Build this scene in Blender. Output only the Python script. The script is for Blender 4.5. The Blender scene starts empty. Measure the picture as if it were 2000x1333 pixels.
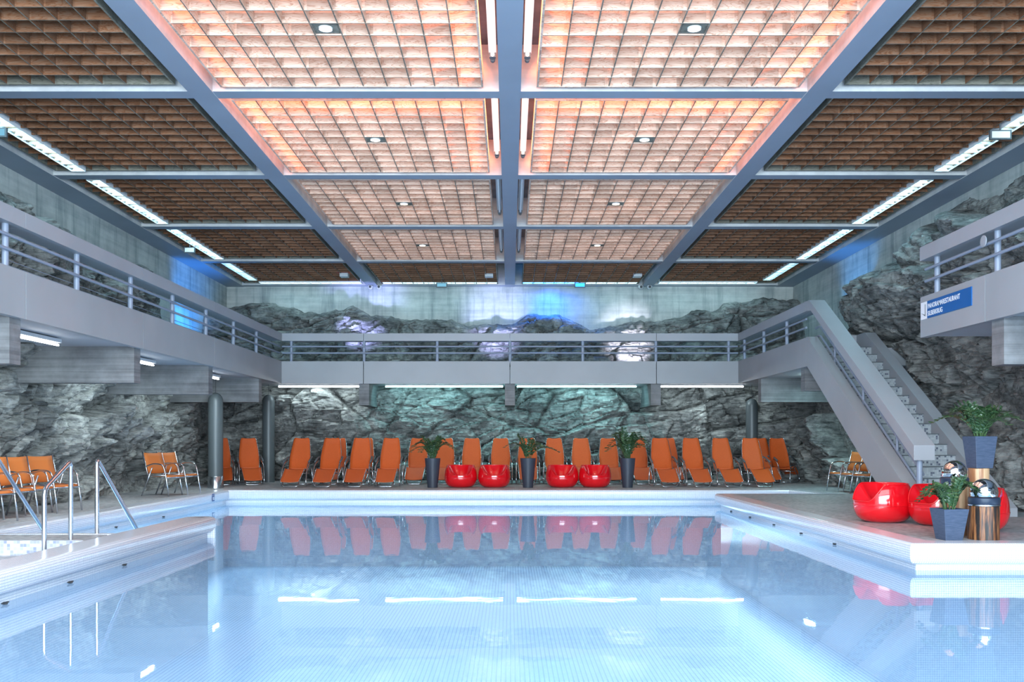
import bpy, bmesh, math, random
import numpy as np
from mathutils import Vector, Matrix
C = bpy.context.scene.collection
scn = bpy.context.scene
PI = math.pi
# ------------------------------------------------------------------ camera
cam = bpy.data.cameras.new('camera'); camo = bpy.data.objects.new('camera', cam); C.objects.link(camo)
CZ = 1.06
camo.location = (0, 0, CZ); camo.rotation_euler = (PI/2, 0, 0)
cam.sensor_width = 36; cam.lens = 33.3; cam.shift_x = .002; cam.shift_y = .09775
cam.clip_start = .05; cam.clip_end = 200
scn.camera = camo
# ------------------------------------------------------------------ view, world, daylight
vs = scn.view_settings
vs.view_transform = 'Standard'; vs.look = 'None'; vs.gamma = 1; vs.use_curve_mapping = False
vs.exposure = 0.0
w = bpy.data.worlds.new('world'); scn.world = w; w.use_nodes = True
wb = w.node_tree.nodes['Background']; wb.inputs[0].default_value = (.62, .78, 1, 1); wb.inputs[1].default_value = 1.5
def area(name, loc, size, sizey, power, col, target=None, spread=PI):
    l = bpy.data.lights.new(name, 'AREA'); l.shape = 'RECTANGLE'; l.size = size; l.size_y = sizey
    l.energy = power; l.color = col; l.spread = spread
    o = bpy.data.objects.new(name, l); C.objects.link(o); o.location = loc
    if target is not None:
        o.rotation_euler = (Vector(target)-Vector(loc)).to_track_quat('-Z', 'Y').to_euler()
    return o
def spot(name, loc, target, power, col, angle=60, blend=.6, r=.05):
    l = bpy.data.lights.new(name, 'SPOT'); l.energy = power; l.color = col
    l.spot_size = math.radians(angle); l.spot_blend = blend; l.shadow_soft_size = r
    o = bpy.data.objects.new(name, l); C.objects.link(o); o.location = loc
    o.rotation_euler = (Vector(target)-Vector(loc)).to_track_quat('-Z', 'Y').to_euler()
    return o
# daylight through the glazed front of the hall, behind the camera
area('window_daylight', (0, -3.6, 2.9), 15, 5.0, 4900, (.70, .88, 1), (0, 12, -.2))
area('roof_fill', (0, 2.2, 5.3), 11, 6.5, 1250, (.86, .94, 1), (0, 2.2, 0))  # unseen overhead fill, added to brighten the deck and near horizontal surfaces
# ------------------------------------------------------------------ key measures (metres, deck = 0)
XG, DG = 5.72, 23.73            # gallery front line (side, back)
ZB, ZF, ZR0, ZR = 2.50, 3.06, 3.57, 3.76   # fascia bottom, fascia top, rail bottom, rail top
XW, DW = 7.95, 26.6             # concrete walls
ZC = 5.39                       # underside of roof beams
ZS = 5.98                       # roof slab
ZWT = -.28                      # water level
BAYS = [-2.93, .77, 4.47, 8.17, 11.87, 15.57, 19.27, 22.97, 26.6]
# ------------------------------------------------------------------ helpers
class MB:
    def __init__(s): s.v = []; s.f = []; s.m = []
    def add(s, vs, fs, mi=0):
        b = len(s.v); s.v += [tuple(v) for v in vs]; s.f += [tuple(b+i for i in f) for f in fs]; s.m += [mi]*len(fs)
    def box(s, x0, x1, y0, y1, z0, z1, mi=0, M=None):
        vs = [(x, y, z) for z in (z0, z1) for y in (y0, y1) for x in (x0, x1)]
        if M is not None: vs = [M @ Vector(v) for v in vs]
        s.add(vs, [(0,2,3,1), (4,5,7,6), (0,1,5,4), (2,6,7,3), (0,4,6,2), (1,3,7,5)], mi)
    def prism(s, poly, axis, a, b, mi=0):      # poly in the two other axes
        n = len(poly)
        def P(p, t): return {'x': (t, p[0], p[1]), 'y': (p[0], t, p[1]), 'z': (p[0], p[1], t)}[axis]
        s.add([P(p, a) for p in poly]+[P(p, b) for p in poly],
              [tuple(range(n))[::-1], tuple(range(n, 2*n))]+[(i, (i+1) % n, n+(i+1) % n, n+i) for i in range(n)], mi)
    def lathe(s, prof, c=(0,0,0), seg=32, mi=0, caps=True):
        vs = []; fs = []
        for r, z in prof:
            for k in range(seg):
                a = 2*PI*k/seg; vs.append((c[0]+r*math.cos(a), c[1]+r*math.sin(a), c[2]+z))
        n = len(prof)
        for i in range(n-1):
            for k in range(seg):
                fs.append((i*seg+k, i*seg+(k+1) % seg, (i+1)*seg+(k+1) % seg, (i+1)*seg+k))
        if caps: fs.append(tuple(range(seg))[::-1]); fs.append(tuple((n-1)*seg+k for k in range(seg)))
        s.add(vs, fs, mi)
    def tube(s, pts, r, seg=10, mi=0, closed=False):
        pts = [Vector(p) for p in pts]; n = len(pts); vs = []; fs = []
        up = None
        for i in range(n):
            if closed: t = (pts[(i+1) % n]-pts[i-1]).normalized()
            else: t = (pts[min(i+1, n-1)]-pts[max(i-1, 0)]).normalized()
            if up is None:
                up = Vector((0, 0, 1)) if abs(t.z) < .9 else Vector((1, 0, 0))
            a = (up - t*up.dot(t)).normalized(); b = t.cross(a); up = a
            rr = r[i] if isinstance(r, (list, tuple)) else r
            for k in range(seg):
                q = 2*PI*k/seg; vs.append(pts[i]+a*rr*math.cos(q)+b*rr*math.sin(q))
        m = n if closed else n-1
        for i in range(m):
            for k in range(seg):
                j = (i+1) % n
                fs.append((i*seg+k, i*seg+(k+1) % seg, j*seg+(k+1) % seg, j*seg+k))
        if not closed: fs.append(tuple(range(seg))[::-1]); fs.append(tuple((n-1)*seg+k for k in range(seg)))
        s.add(vs, fs, mi)
    def build(s, name, mats, parent=None, smooth=False, loc=None, bevel=0, auto=None):
        me = bpy.data.meshes.new(name); me.from_pydata(s.v, [], s.f)
        if not isinstance(mats, (list, tuple)): mats = [mats]
        for m in mats: me.materials.append(m)
        if len(mats) > 1: me.polygons.foreach_set('material_index', s.m)
        bm = bmesh.new(); bm.from_mesh(me); bmesh.ops.recalc_face_normals(bm, faces=bm.faces); bm.to_mesh(me); bm.free()
        if smooth: me.polygons.foreach_set('use_smooth', [True]*len(me.polygons))
        if auto: me.set_sharp_from_angle(angle=math.radians(auto))
        o = bpy.data.objects.new(name, me); C.objects.link(o)
        if parent: o.parent = parent
        if loc: o.location = loc
        if bevel:
            bv = o.modifiers.new('bevel', 'BEVEL'); bv.width = bevel; bv.segments = 2; bv.limit_method = 'ANGLE'
        return o
def fillet(pts, r, n=5):
    pts = [Vector(p) for p in pts]; out = [pts[0]]
    for i in range(1, len(pts)-1):
        a, b, c = pts[i-1], pts[i], pts[i+1]
        d1 = (a-b); d2 = (c-b); q = min(r, d1.length*.49, d2.length*.49)
        p, s = b+d1.normalized()*q, b+d2.normalized()*q
        for k in range(n+1):
            t = k/n; out.append(p*(1-t)**2+b*2*t*(1-t)+s*t*t)
    out.append(pts[-1]); return out
def tag(o, label=None, cat=None, group=None, kind=None):
    if label: o['label'] = label
    if cat: o['category'] = cat
    if group: o['group'] = group
    if kind: o['kind'] = kind
    return o
def thing(name, label, cat, loc=(0,0,0), rz=0, group=None):
    o = bpy.data.objects.new(name, None); C.objects.link(o); o.location = loc; o.rotation_euler = (0, 0, rz)
    o.empty_display_size = .1
    return tag(o, label, cat, group)
def dup(root, loc, rz, label, group=None):
    r = root.copy(); C.objects.link(r); r.location = loc; r.rotation_euler = (0, 0, rz); r['label'] = label
    if group: r['group'] = group
    for ch in list(root.children):
        c = ch.copy(); C.objects.link(c); c.parent = r
        for g in list(ch.children):
            d = g.copy(); C.objects.link(d); d.parent = c
    return r
# ------------------------------------------------------------------ materials
def M(name, col=(.5,.5,.5), rough=.5, metal=0, spec=.5, emit=None, es=0):
    m = bpy.data.materials.new(name); m.use_nodes = True; b = m.node_tree.nodes['Principled BSDF']
    b.inputs['Base Color'].default_value = (*col, 1); b.inputs['Roughness'].default_value = rough
    b.inputs['Metallic'].default_value = metal; b.inputs['Specular IOR Level'].default_value = spec
    if emit: b.inputs['Emission Color'].default_value = (*emit, 1); b.inputs['Emission Strength'].default_value = es
    return m
class NT:
    def __init__(s, m): s.m = m; s.t = m.node_tree; s.b = s.t.nodes['Principled BSDF']
    def n(s, typ, **kw):
        d = s.t.nodes.new(typ)
        for k, v in kw.items():
            if k.startswith('i_'): d.inputs[int(k[2:])].default_value = v
            else: setattr(d, k, v)
        return d
    def l(s, a, b): s.t.links.new(a, b)
    def val(s, x, sock):
        if hasattr(x, 'links') or isinstance(x, bpy.types.NodeSocket): s.l(x, sock)
        else: sock.default_value = x
    def math(s, op, a, b=0, c=0):
        d = s.n('ShaderNodeMath', operation=op); s.val(a, d.inputs[0]); s.val(b, d.inputs[1]); s.val(c, d.inputs[2]); return d.outputs[0]
    def coord(s, sc=(1,1,1), rot=(0,0,0), which='Object'):
        t = s.n('ShaderNodeTexCoord'); mp = s.n('ShaderNodeMapping'); s.l(t.outputs[which], mp.inputs[0])
        mp.inputs['Scale'].default_value = sc; mp.inputs['Rotation'].default_value = rot; return mp.outputs[0]
    def noise(s, vec, scale, detail=5, rough=.55, dist=0):
        d = s.n('ShaderNodeTexNoise'); s.l(vec, d.inputs['Vector']); d.inputs['Scale'].default_value = scale
        d.inputs['Detail'].default_value = detail; d.inputs['Roughness'].default_value = rough; d.inputs['Distortion'].default_value = dist
        return d.outputs[0]
    def ramp(s, fac, stops):
        d = s.n('ShaderNodeValToRGB'); s.l(fac, d.inputs[0]); cr = d.color_ramp
        while len(cr.elements) < len(stops): cr.elements.new(.5)
        for e, (p, c) in zip(cr.elements, stops):
            e.position = p; e.color = (*c, 1) if len(c) == 3 else c
        return d.outputs[0]
    def mix(s, fac, a, b, mode='MIX'):
        d = s.n('ShaderNodeMix', data_type='RGBA', blend_type=mode)
        s.val(fac, d.inputs[0])
        for x, k in ((a, 6), (b, 7)):
            if isinstance(x, tuple): d.inputs[k].default_value = (*x, 1) if len(x) == 3 else x
            else: s.l(x, d.inputs[k])
        return d.outputs[2]
    def bump(s, h, strength=.3, dist=.02):
        d = s.n('ShaderNodeBump'); s.l(h, d.inputs['Height']); d.inputs['Strength'].default_value = strength
        d.inputs['Distance'].default_value = dist; s.l(d.outputs[0], s.b.inputs['Normal'])
    def color(s, c): s.l(c, s.b.inputs['Base Color'])
    def sep(s, vec):
        d = s.n('ShaderNodeSeparateXYZ'); s.l(vec, d.inputs[0]); return d.outputs
    def grid(s, size, lw, axes='xyz'):
        """mortar mask (1 on the joints) of a square mosaic on any axis-aligned face"""
        p = s.sep(s.n('ShaderNodeNewGeometry').outputs['Position']); nn = s.sep(s.n('ShaderNodeNewGeometry').outputs['Normal'])
        out = None
        for a in axes:
            i = 'xyz'.index(a)
            fr = s.math('FRACT', s.math('DIVIDE', p[i], size))
            ln = s.math('LESS_THAN', fr, lw)
            ok = s.math('LESS_THAN', s.math('ABSOLUTE', nn[i]), .8)
            q = s.math('MULTIPLY', ln, ok)
            out = q if out is None else s.math('MAXIMUM', out, q)
        return out
    def cellrand(s, size):
        g = s.n('ShaderNodeNewGeometry').outputs['Position']
        d = s.n('ShaderNodeVectorMath', operation='SCALE'); s.l(g, d.inputs[0]); d.inputs['Scale'].default_value = 1/size
        e = s.n('ShaderNodeVectorMath', operation='ADD'); s.l(d.outputs[0], e.inputs[0]); e.inputs[1].default_value = (.013, .017, .011)
        f = s.n('ShaderNodeVectorMath', operation='FLOOR'); s.l(e.outputs[0], f.inputs[0])
        wn = s.n('ShaderNodeTexWhiteNoise'); s.l(f.outputs[0], wn.inputs[0]); return wn.outputs[0]
mt = {}
def paint(name, col, rough=.45, var=.06):
    m = M(name, col, rough); t = NT(m); n = t.noise(t.coord(), .7, 3)
    lo = tuple(c*(1-var) for c in col); hi = tuple(min(1, c*(1+var)) for c in col)
    t.color(t.ramp(n, [(.35, lo), (.65, hi)])); return m
mt['fascia'] = paint('fascia_paint', (.34, .35, .37), .5)
mt['rail'] = paint('rail_paint', (.36, .37, .40), .45)
mt['pipe'] = M('pipe_paint', (.27, .31, .40), .35)
mt['roofpaint'] = paint('roof_beam_paint', (.27, .31, .38), .5)
mt['soffit'] = paint('soffit', (.42, .44, .47), .7)
def concrete(name, c0, c1, board=18, axisz=True, streak=.0):
    m = M(name, c0, .8, spec=.25); t = NT(m); co = t.coord((1, 1, 1))
    st = t.coord((.35, .35, board)); n1 = t.noise(st, 1.2, 4, .6); n2 = t.noise(co, 2.2, 6, .62)
    base = t.ramp(t.math('ADD', t.math('MULTIPLY', n1, .45), t.math('MULTIPLY', n2, .55)), [(.36, c0), (.62, c1)])
    if streak:
        sv = t.coord((3.0, 3.0, .22)); n3 = t.noise(sv, 1.5, 5, .65)
        k = t.ramp(n3, [(.50, (1,1,1)), (.68, (1-streak, 1-streak*.9, 1-streak*.85))])
        base = t.mix(1.0, base, k, 'MULTIPLY')
    t.color(base); t.bump(n1, .25, .02); return m
mt['conc'] = concrete('board_concrete', (.13, .13, .135), (.27, .27, .275))
mt['wall'] = concrete('wall_concrete', (.36, .39, .38), (.58, .60, .57), 7, streak=.4)
mt['slab'] = concrete('roof_slab', (.10, .10, .11), (.22, .22, .23), 2)
mt['coffer'] = concrete('coffer_concrete', (.42, .42, .43), (.68, .67, .66), 5)
# rock
m = M('schist_rock', (.3,.3,.3), .85, spec=.25); t = NT(m)
co = t.coord(); n1 = t.noise(co, 1.1, 7, .6, .6); n2 = t.noise(co, 5.0, 8, .68, .4)
ns = t.noise(t.coord((1.1, 1.1, 6.0), (.25, .18, 0)), 2.6, 8, .66, 1.0)
c1 = t.ramp(n1, [(.30, (.16, .165, .165)), (.48, (.36, .36, .35)), (.62, (.52, .52, .50)), (.78, (.66, .65, .62))])
c2 = t.ramp(n2, [(.30, (.35, .35, .35)), (.50, (.82, .82, .82)), (.72, (1.25, 1.25, 1.22))])
c3 = t.ramp(ns, [(.36, (.45, .46, .47)), (.52, (1, 1, 1)), (.7, (1.12, 1.12, 1.1))])
cc = t.mix(1.0, t.mix(1.0, c1, c2, 'MULTIPLY'), c3, 'MULTIPLY')
t.color(cc)
vr = t.n('ShaderNodeTexVoronoi', feature='DISTANCE_TO_EDGE'); t.l(t.noise and t.coord((1, 1, 1.7), (.3, .2, .1)), vr.inputs[0]); vr.inputs['Scale'].default_value = 3.1
cr = t.ramp(vr.outputs[0], [(0, (0,0,0)), (.05, (1,1,1))])
h = t.math('ADD', t.math('MULTIPLY', ns, 1.0), t.math('MULTIPLY', n2, .8))
t.bump(h, .85, .09)
mt['rock'] = m
# pool tiles
m = M('white_mosaic', (.8,.82,.85), .22); t = NT(m); g = t.grid(.024, .13); r = t.cellrand(.024)
t.color(t.mix(g, t.ramp(r, [(0, (.74, .76, .81)), (1, (.82, .83, .87))]), (.24, .30, .42))); mt['rim'] = m
m = M('pool_bottom_mosaic', (.7,.85,1), .3); t = NT(m); g = t.math('MAXIMUM', t.grid(.055, .26, 'x'), t.grid(.055, .12, 'y')); gz = t.grid(.05, .14, 'z')
r = t.cellrand(.05)
base = t.ramp(r, [(0, (.60, .80, .96)), (1, (.72, .88, 1.0))])
t.color(t.mix(t.math('MAXIMUM', g, gz), base, (.14, .24, .45))); mt['basin'] = m
m = M('deck_mosaic', (.4,.4,.42), .55); t = NT(m); r = t.cellrand(.05); g = t.grid(.05, .08)
n = t.noise(t.coord(), .8, 4)
b = t.ramp(r, [(0, (.26, .265, .28)), (.5, (.37, .375, .39)), (1, (.48, .48, .49))])
b = t.mix(1.0, b, t.ramp(n, [(.3, (.8, .8, .8)), (.7, (1.1, 1.1, 1.1))]), 'MULTIPLY')
t.color(t.mix(t.math('MULTIPLY', g, .6), b, (.25, .25, .26))); mt['deck'] = m
m = M('step_mosaic', (.4,.4,.42), .45); t = NT(m); r = t.cellrand(.031); g = t.grid(.031, .08)
b = t.ramp(r, [(0, (.08, .09, .13)), (.10, (.12, .13, .17)), (.12, (.30, .32, .34)), (1, (.42, .44, .45))])
t.color(t.mix(g, b, (.3, .31, .33))); mt['step'] = m
m = M('lilac_mosaic', (.6,.6,.7), .4); t = NT(m); r = t.cellrand(.035); g = t.grid(.035, .08)
b = t.ramp(r, [(0, (.25, .26, .42)), (.12, (.28, .3, .45)), (.16, (.34, .34, .44)), (.5, (.44, .44, .52)), (1, (.56, .56, .6))])
t.color(t.mix(g, b, (.5, .5, .52))); mt['lilac'] = m
# water
m = bpy.data.materials.new('pool_water'); m.use_nodes = True; nt = m.node_tree; nt.nodes.clear()
out = nt.nodes.new('ShaderNodeOutputMaterial'); mix = nt.nodes.new('ShaderNodeMixShader'); tr = nt.nodes.new('ShaderNodeBsdfTransparent')
gl = nt.nodes.new('ShaderNodeBsdfGlossy'); gl.inputs['Roughness'].default_value = .018; fr = nt.nodes.new('ShaderNodeFresnel'); fr.inputs[0].default_value = 1.33
tr.inputs[0].default_value = (.86, .95, 1, 1); gl.inputs[0].default_value = (.96, .98, 1, 1)
tc = nt.nodes.new('ShaderNodeTexCoord'); nz = nt.nodes.new('ShaderNodeTexNoise'); nz.inputs['Scale'].default_value = 1.6; nz.inputs['Detail'].default_value = 3
bp = nt.nodes.new('ShaderNodeBump'); bp.inputs['Strength'].default_value = .05; bp.inputs['Distance'].default_value = .02
L = nt.links.new
L(tc.outputs['Object'], nz.inputs['Vector']); L(nz.outputs[0], bp.inputs['Height']); L(bp.outputs[0], gl.inputs['Normal']); L(bp.outputs[0], fr.inputs['Normal'])
d1 = nt.nodes.new('ShaderNodeBsdfDiffuse'); d1.inputs[0].default_value = (.48, .73, 1, 1); d2 = nt.nodes.new('ShaderNodeBsdfTranslucent'); d2.inputs[0].default_value = (.46, .76, 1, 1); df = nt.nodes.new('ShaderNodeMixShader'); df.inputs[0].default_value = .45; L(d1.outputs[0], df.inputs[1]); L(d2.outputs[0], df.inputs[2]); m2 = nt.nodes.new('ShaderNodeMixShader'); m2.inputs[0].default_value = .34
L(tr.outputs[0], m2.inputs[1]); L(df.outputs[0], m2.inputs[2])
L(fr.outputs[0], mix.inputs[0]); L(m2.outputs[0], mix.inputs[1]); L(gl.outputs[0], mix.inputs[2]); L(mix.outputs[0], out.inputs[0])
mt['water'] = m
# wood for the roof lattice
def ply(name, dark, mid, light):
    m = M(name, mid, .6, spec=.3); t = NT(m)
    r = t.cellrand(.293)
    tc_ = t.n('ShaderNodeTexCoord'); ad = t.n('ShaderNodeVectorMath', operation='ADD'); t.l(tc_.outputs['Object'], ad.inputs[0])
    cb = t.n('ShaderNodeCombineXYZ'); t.l(t.math('MULTIPLY', r, 37.0), cb.inputs[0]); t.l(t.math('MULTIPLY', r, 11.0), cb.inputs[2]); t.l(cb.outputs[0], ad.inputs[1])
    mp = t.n('ShaderNodeMapping'); mp.inputs['Scale'].default_value = (1.6, 1.6, 9); t.l(ad.outputs[0], mp.inputs[0])
    n = t.noise(mp.outputs[0], 1.3, 4, .5, 1.2)
    fr_ = t.math('FRACT', t.math('MULTIPLY', n, 9.0)); n2 = t.noise(mp.outputs[0], 9, 4)
    c = t.ramp(fr_, [(0, dark), (.25, mid), (.8, light), (1, mid)])
    v = t.ramp(r, [(0, (.72, .72, .72)), (1, (1.15, 1.15, 1.15))])
    t.color(t.mix(1.0, c, v, 'MULTIPLY')); return m
mt['ply'] = ply('plywood_lattice_lit', (.46, .26, .18), (.66, .47, .37), (.72, .56, .46))  # lit copy of the lattice wood, lightened for the glowing bays
mt['plyshade'] = ply('plywood_lattice_shaded', (.16, .06, .025), (.25, .10, .045), (.26, .14, .085))  # shaded copy of the same wood, darkness of unlit bays in its colour
mt['plyframe'] = ply('plywood_frame', (.13, .12, .09), (.19, .18, .14), (.24, .22, .18))
mt['louvre'] = M('white_louvre', (.85, .87, .88), .35)
mt['steel'] = M('polished_steel', (.62, .65, .70), .22, 1)
mt['chrome'] = M('chrome', (.85, .85, .85), .04, 1)
mt['copperchrome'] = M('warm_chrome', (.85, .78, .74), .05, 1)
mt['dark'] = M('dark_plastic', (.03, .032, .035), .5)
mt['darkgrey'] = M('dark_grey', (.10, .11, .12), .5)
mt['red'] = M('red_gloss', (.72, .005, .012), .12); mt['red'].node_tree.nodes['Principled BSDF'].inputs['Coat Weight'].default_value = .6
mt['redin'] = mt['red']
m = M('orange_mesh', (.70, .12, .015), .6); t = NT(m); n = t.noise(t.coord((1, 1, 1)), 160, 1)
t.color(t.ramp(n, [(.3, (.52, .072, .008)), (.7, (.70, .125, .018))])); t.bump(n, .2, .002); mt['orange'] = m
m = M('orange_cloth', (.50, .135, .022), .7); mt['orange2'] = m
m = M('planter_anthracite', (.035, .042, .062), .45); mt['pot'] = m
m = M('planter_slate', (.045, .065, .115), .5); t = NT(m); n = t.noise(t.coord((1,1,6)), 14, 4)
t.color(t.ramp(n, [(.3, (.035, .055, .10)), (.7, (.065, .085, .14))])); mt['pot2'] = m
mt['soil'] = M('soil', (.05, .035, .025), .95)
m = M('zz_leaf', (.05,.12,.04), .28); t = NT(m); r_ = t.n('ShaderNodeObjectInfo'); n = t.noise(t.coord(), 9, 2)
t.color(t.ramp(n, [(.3, (.014, .038, .016)), (.55, (.035, .080, .030)), (.78, (.13, .20, .09))])); mt['leaf'] = m
mt['stem'] = M('zz_stem', (.07, .13, .05), .5)
def logwood(name, a, b, c, k):
    m = M(name, a, .45); t = NT(m); n = t.noise(t.coord((1, 1, .07)), k, 5, .6, .3)
    t.color(t.ramp(n, [(.44, a), (.53, b), (.66, c)])); t.bump(n, .4, .01); return m
mt['log'] = logwood('charred_log', (.012, .008, .007), (.13, .045, .018), (.42, .17, .06), 30)
mt['log2'] = logwood('pale_log', (.33, .14, .06), (.55, .32, .17), (.66, .45, .27), 12)
mt['collar'] = M('navy_collar', (.02, .03, .055), .3)
mt['blue'] = M('sign_blue', (.0, .10, .34), .4)
mt['white'] = M('sign_white', (.85, .86, .90), .4)
mt['navy'] = M('pictogram_blue', (.01, .07, .25), .35)
mt['column'] = paint('column_paint', (.085, .10, .107), .4)
mt['lamp'] = M('lamp_housing', (.55, .56, .58), .4)
def emi(name, col, s):
    m = bpy.data.materials.new(name); m.use_nodes = True; n = m.node_tree; n.nodes.clear()
    o = n.nodes.new('ShaderNodeOutputMaterial'); e = n.nodes.new('ShaderNodeEmission'); e.inputs[0].default_value = (*col, 1); e.inputs[1].default_value = s
    n.links.new(e.outputs[0], o.inputs[0]); return m
mt['tube_teal'] = emi('tube_teal', (.62, .98, .98), 22)
mt['tube_white'] = emi('tube_white', (.92, .97, 1), 20)
mt['tube_warm'] = emi('tube_warm', (1, .62, .48), 9)
mt['spotglow'] = emi('downlight_glow', (1, .74, .42), 7)
mt['stripglow'] = emi('strip_glow', (.92, .97, 1), .9)
mt['blueglow'] = emi('blue_glow', (.03, .35, 1), 4.0)
mt['exitglow'] = emi('exit_glow', (.25, .62, .85), .9)
# ------------------------------------------------------------------ room shell
def struct(o): o['kind'] = 'structure'; return o
b = MB(); b.box(-XW-.3, -XW, -4, DW+.3, -.2, ZS); struct(b.build('wall_left', mt['wall']))
b = MB(); b.box(XW, XW+.3, -4, DW+.3, -.2, ZS); struct(b.build('wall_right', mt['wall']))
b = MB(); b.box(-XW, XW, DW, DW+.3, -.2, ZS); struct(b.build('wall_back', mt['wall']))
b = MB(); b.box(-XW-.3, XW+.3, -4, DW+.3, ZS, ZS+.25); struct(b.build('ceiling', mt['slab']))
# glazed front behind the camera: frame and panes
b = MB()
for x in np.linspace(-XW, XW, 9): b.box(x-.05, x+.05, -4.1, -3.95, 0, ZS)
b.box(-XW, XW, -4.1, -3.95, 0, .12); b.box(-XW, XW, -4.1, -3.95, 2.5, 2.6); b.box(-XW, XW, -4.1, -3.95, ZS-.12, ZS)
struct(b.build('window_1', mt['roofpaint']))
b = MB()
for x in np.linspace(-5.5, 5.5, 5): b.box(x-.04, x+.04, -1.2, 5.5, ZC-.02, ZC+.1)
for y in (-1.2, 2.2, 5.5): b.box(-5.5, 5.5, y-.04, y+.04, ZC-.02, ZC+.1)
struct(b.build('roof_fill_frame', mt['roofpaint']))  # unseen rooflight frame, added to go with the overhead fill
# floor slabs
b = MB()
for x0, x1, y0, y1 in ((-XW, -6.22, -4, DW), (-6.22, 6.02, 20.58, DW), (6.02, XW, 20.58, DW), (6.50, XW, 18.85, 20.58), (4.3, XW, 9.95, 18.85), (-6.22, XW, -4, 1.4)):
    b.box(x0, x1, y0, y1, -.30, 0)
b.prism([(6.46, 18.85), (6.50, 18.85), (6.50, 20.58), (6.20, 20.58)], 'z', -.3, 0)
struct(b.build('floor', mt['deck']))
# pool rim: one swept white-tiled profile
path = [(-6.05, 1.5), (-6.05, 20.4), (6.0, 20.4), (6.3, 19.05), (4.12, 19.05), (4.12, 9.75), (XW, 9.75)]
def arc(r, a0, a1, cx, cz, n=5): return [(cx+r*math.cos(math.radians(a0+(a1-a0)*i/n)), cz+r*math.sin(math.radians(a0+(a1-a0)*i/n))) for i in range(n+1)]
prof = [(.30, .004), (.05, .004)] + arc(.05, 90, 180, .05, -.046) + [(0, -.15), (.012, -.18), (.035, -.205), (.10, -.225), (.10, -1.65)]
def sweep(path, prof, closed=False):
    """offset o is to the LEFT-hand outside (away from the water on the right of travel)"""
    P = [Vector((p[0], p[1])) for p in path]; n = len(P); vs = []
    for i in range(n):
        def nrm(a, b): d = (b-a).normalized(); return Vector((-d.y, d.x))
        if closed: na, nb = nrm(P[i-1], P[i]), nrm(P[i], P[(i+1) % n])
        else:
            na = nrm(P[i-1], P[i]) if i else nrm(P[0], P[1]); nb = nrm(P[i], P[i+1]) if i < n-1 else na
        mvec = (na+nb); mvec = mvec/mvec.length_squared*2
        for o, z in prof: vs.append((P[i].x+mvec.x*o, P[i].y+mvec.y*o, z))
    k = len(prof); fs = []
    for i in range(n if closed else n-1):
        j = (i+1) % n
        for q in range(k-1): fs.append((i*k+q, i*k+q+1, j*k+q+1, j*k+q))
    return vs, fs
b = MB(); b.add(*sweep(path, prof)); struct(b.build('trim_1', mt['rim'], smooth=True, auto=30))
b = MB(); b.box(-6.2, XW, 1.5, 20.6, -1.75, -1.65); b.box(-6.2, XW, 1.4, 1.55, -1.7, -.02)
pf = struct(b.build('floor', mt['basin'])); pf.name = 'floor_pool'
b = MB(); b.add([(-6.16, 1.5, ZWT), (XW, 1.5, ZWT), (XW, 9.86, ZWT), (4.23, 9.86, ZWT), (4.23, 18.9, ZWT), (6.4, 18.9, ZWT), (6.1, 20.51, ZWT), (-6.16, 20.51, ZWT)], [tuple(range(8))])
tag(b.build('pool_water', mt['water']), 'calm pale blue water filling the tiled swimming pool', 'water', kind='stuff')
# blue line on the pool bottom and the stair recess lines
b = MB(); b.box(7.05, 7.13, 6.0, 12.6, -1.65, -1.63)
tag(b.build('lane_line', mt['navy']), 'dark blue line on the pool bottom by the right corner block', 'pool marking')
# peninsula wall with rounded end
th = thing('divider_wall', 'white tiled wall jutting into the pool, with overflow slot below its rounded top', 'pool wall')
x0, x1, ye = -4.6, -4.1, 13.3
cor = [(x0, 1.6)] + [(x0+.06, ye-.12), (x0+.16, ye-.02), (x1-.12, ye)] + [(x1-.04, ye-.03), (x1, ye-.1), (x1, 1.6)]
prof2 = [(-.22, .006), (-.08, .006)] + arc(.06, 90, 0, -.06, -.054) + [(0, -.14), (-.015, -.175), (-.045, -.195), (-.10, -.205), (-.10, -1.65)]
vs_, fs_ = sweep(cor, prof2)
b = MB(); b.add(vs_, fs_); k = len(prof2)
b.add([vs_[i*k] for i in range(len(cor))], [tuple(range(len(cor)))])
b.build('wall_core', mt['rim'], th, smooth=True, auto=30)
b = MB(); b.prism([(x0+.1, ye-.16), (x1-.004, ye-.16), (x1-.004, ye-.10), (x1-.04, ye-.033), (x1-.12, ye-.004), (x0+.16, ye-.022), (x0+.1, ye-.1)], 'z', -.6, -.12); b.build('end_block', mt['rim'], th, smooth=True, auto=40)
# entry platform between the left edge and the divider wall
th = thing('entry_platform', 'tiled entry landing with lilac mosaic riser at the left pool edge', 'pool steps')
b = MB(); b.box(-6.0, -4.55, 10.1, 10.72, -.5, .0); b.build('landing', mt['deck'], th)
b = MB(); b.box(-6.05, -4.5, 10.70, 10.84, -1.6, .008); b.build('nosing', mt['rim'], th, bevel=.02)
b = MB(); b.box(-6.0, -4.55, 10.08, 10.10, -.17, -.004); b.build('mosaic_riser', mt['lilac'], th)
b = MB(); b.box(-6.0, -4.55, 9.4, 10.09, -1.6, -.16); b.box(-6.0, -4.55, 1.6, 9.4, -1.6, -.2); b.build('lower_floor', mt['deck'], th)
b = MB()
for k in range(3): b.box(-6.0, -4.55, 10.84, 11.2+.4*k, -1.6, -.28-.3*(k)+.0-.1); 
b.build('underwater_step', mt['rim'], th)
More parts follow.
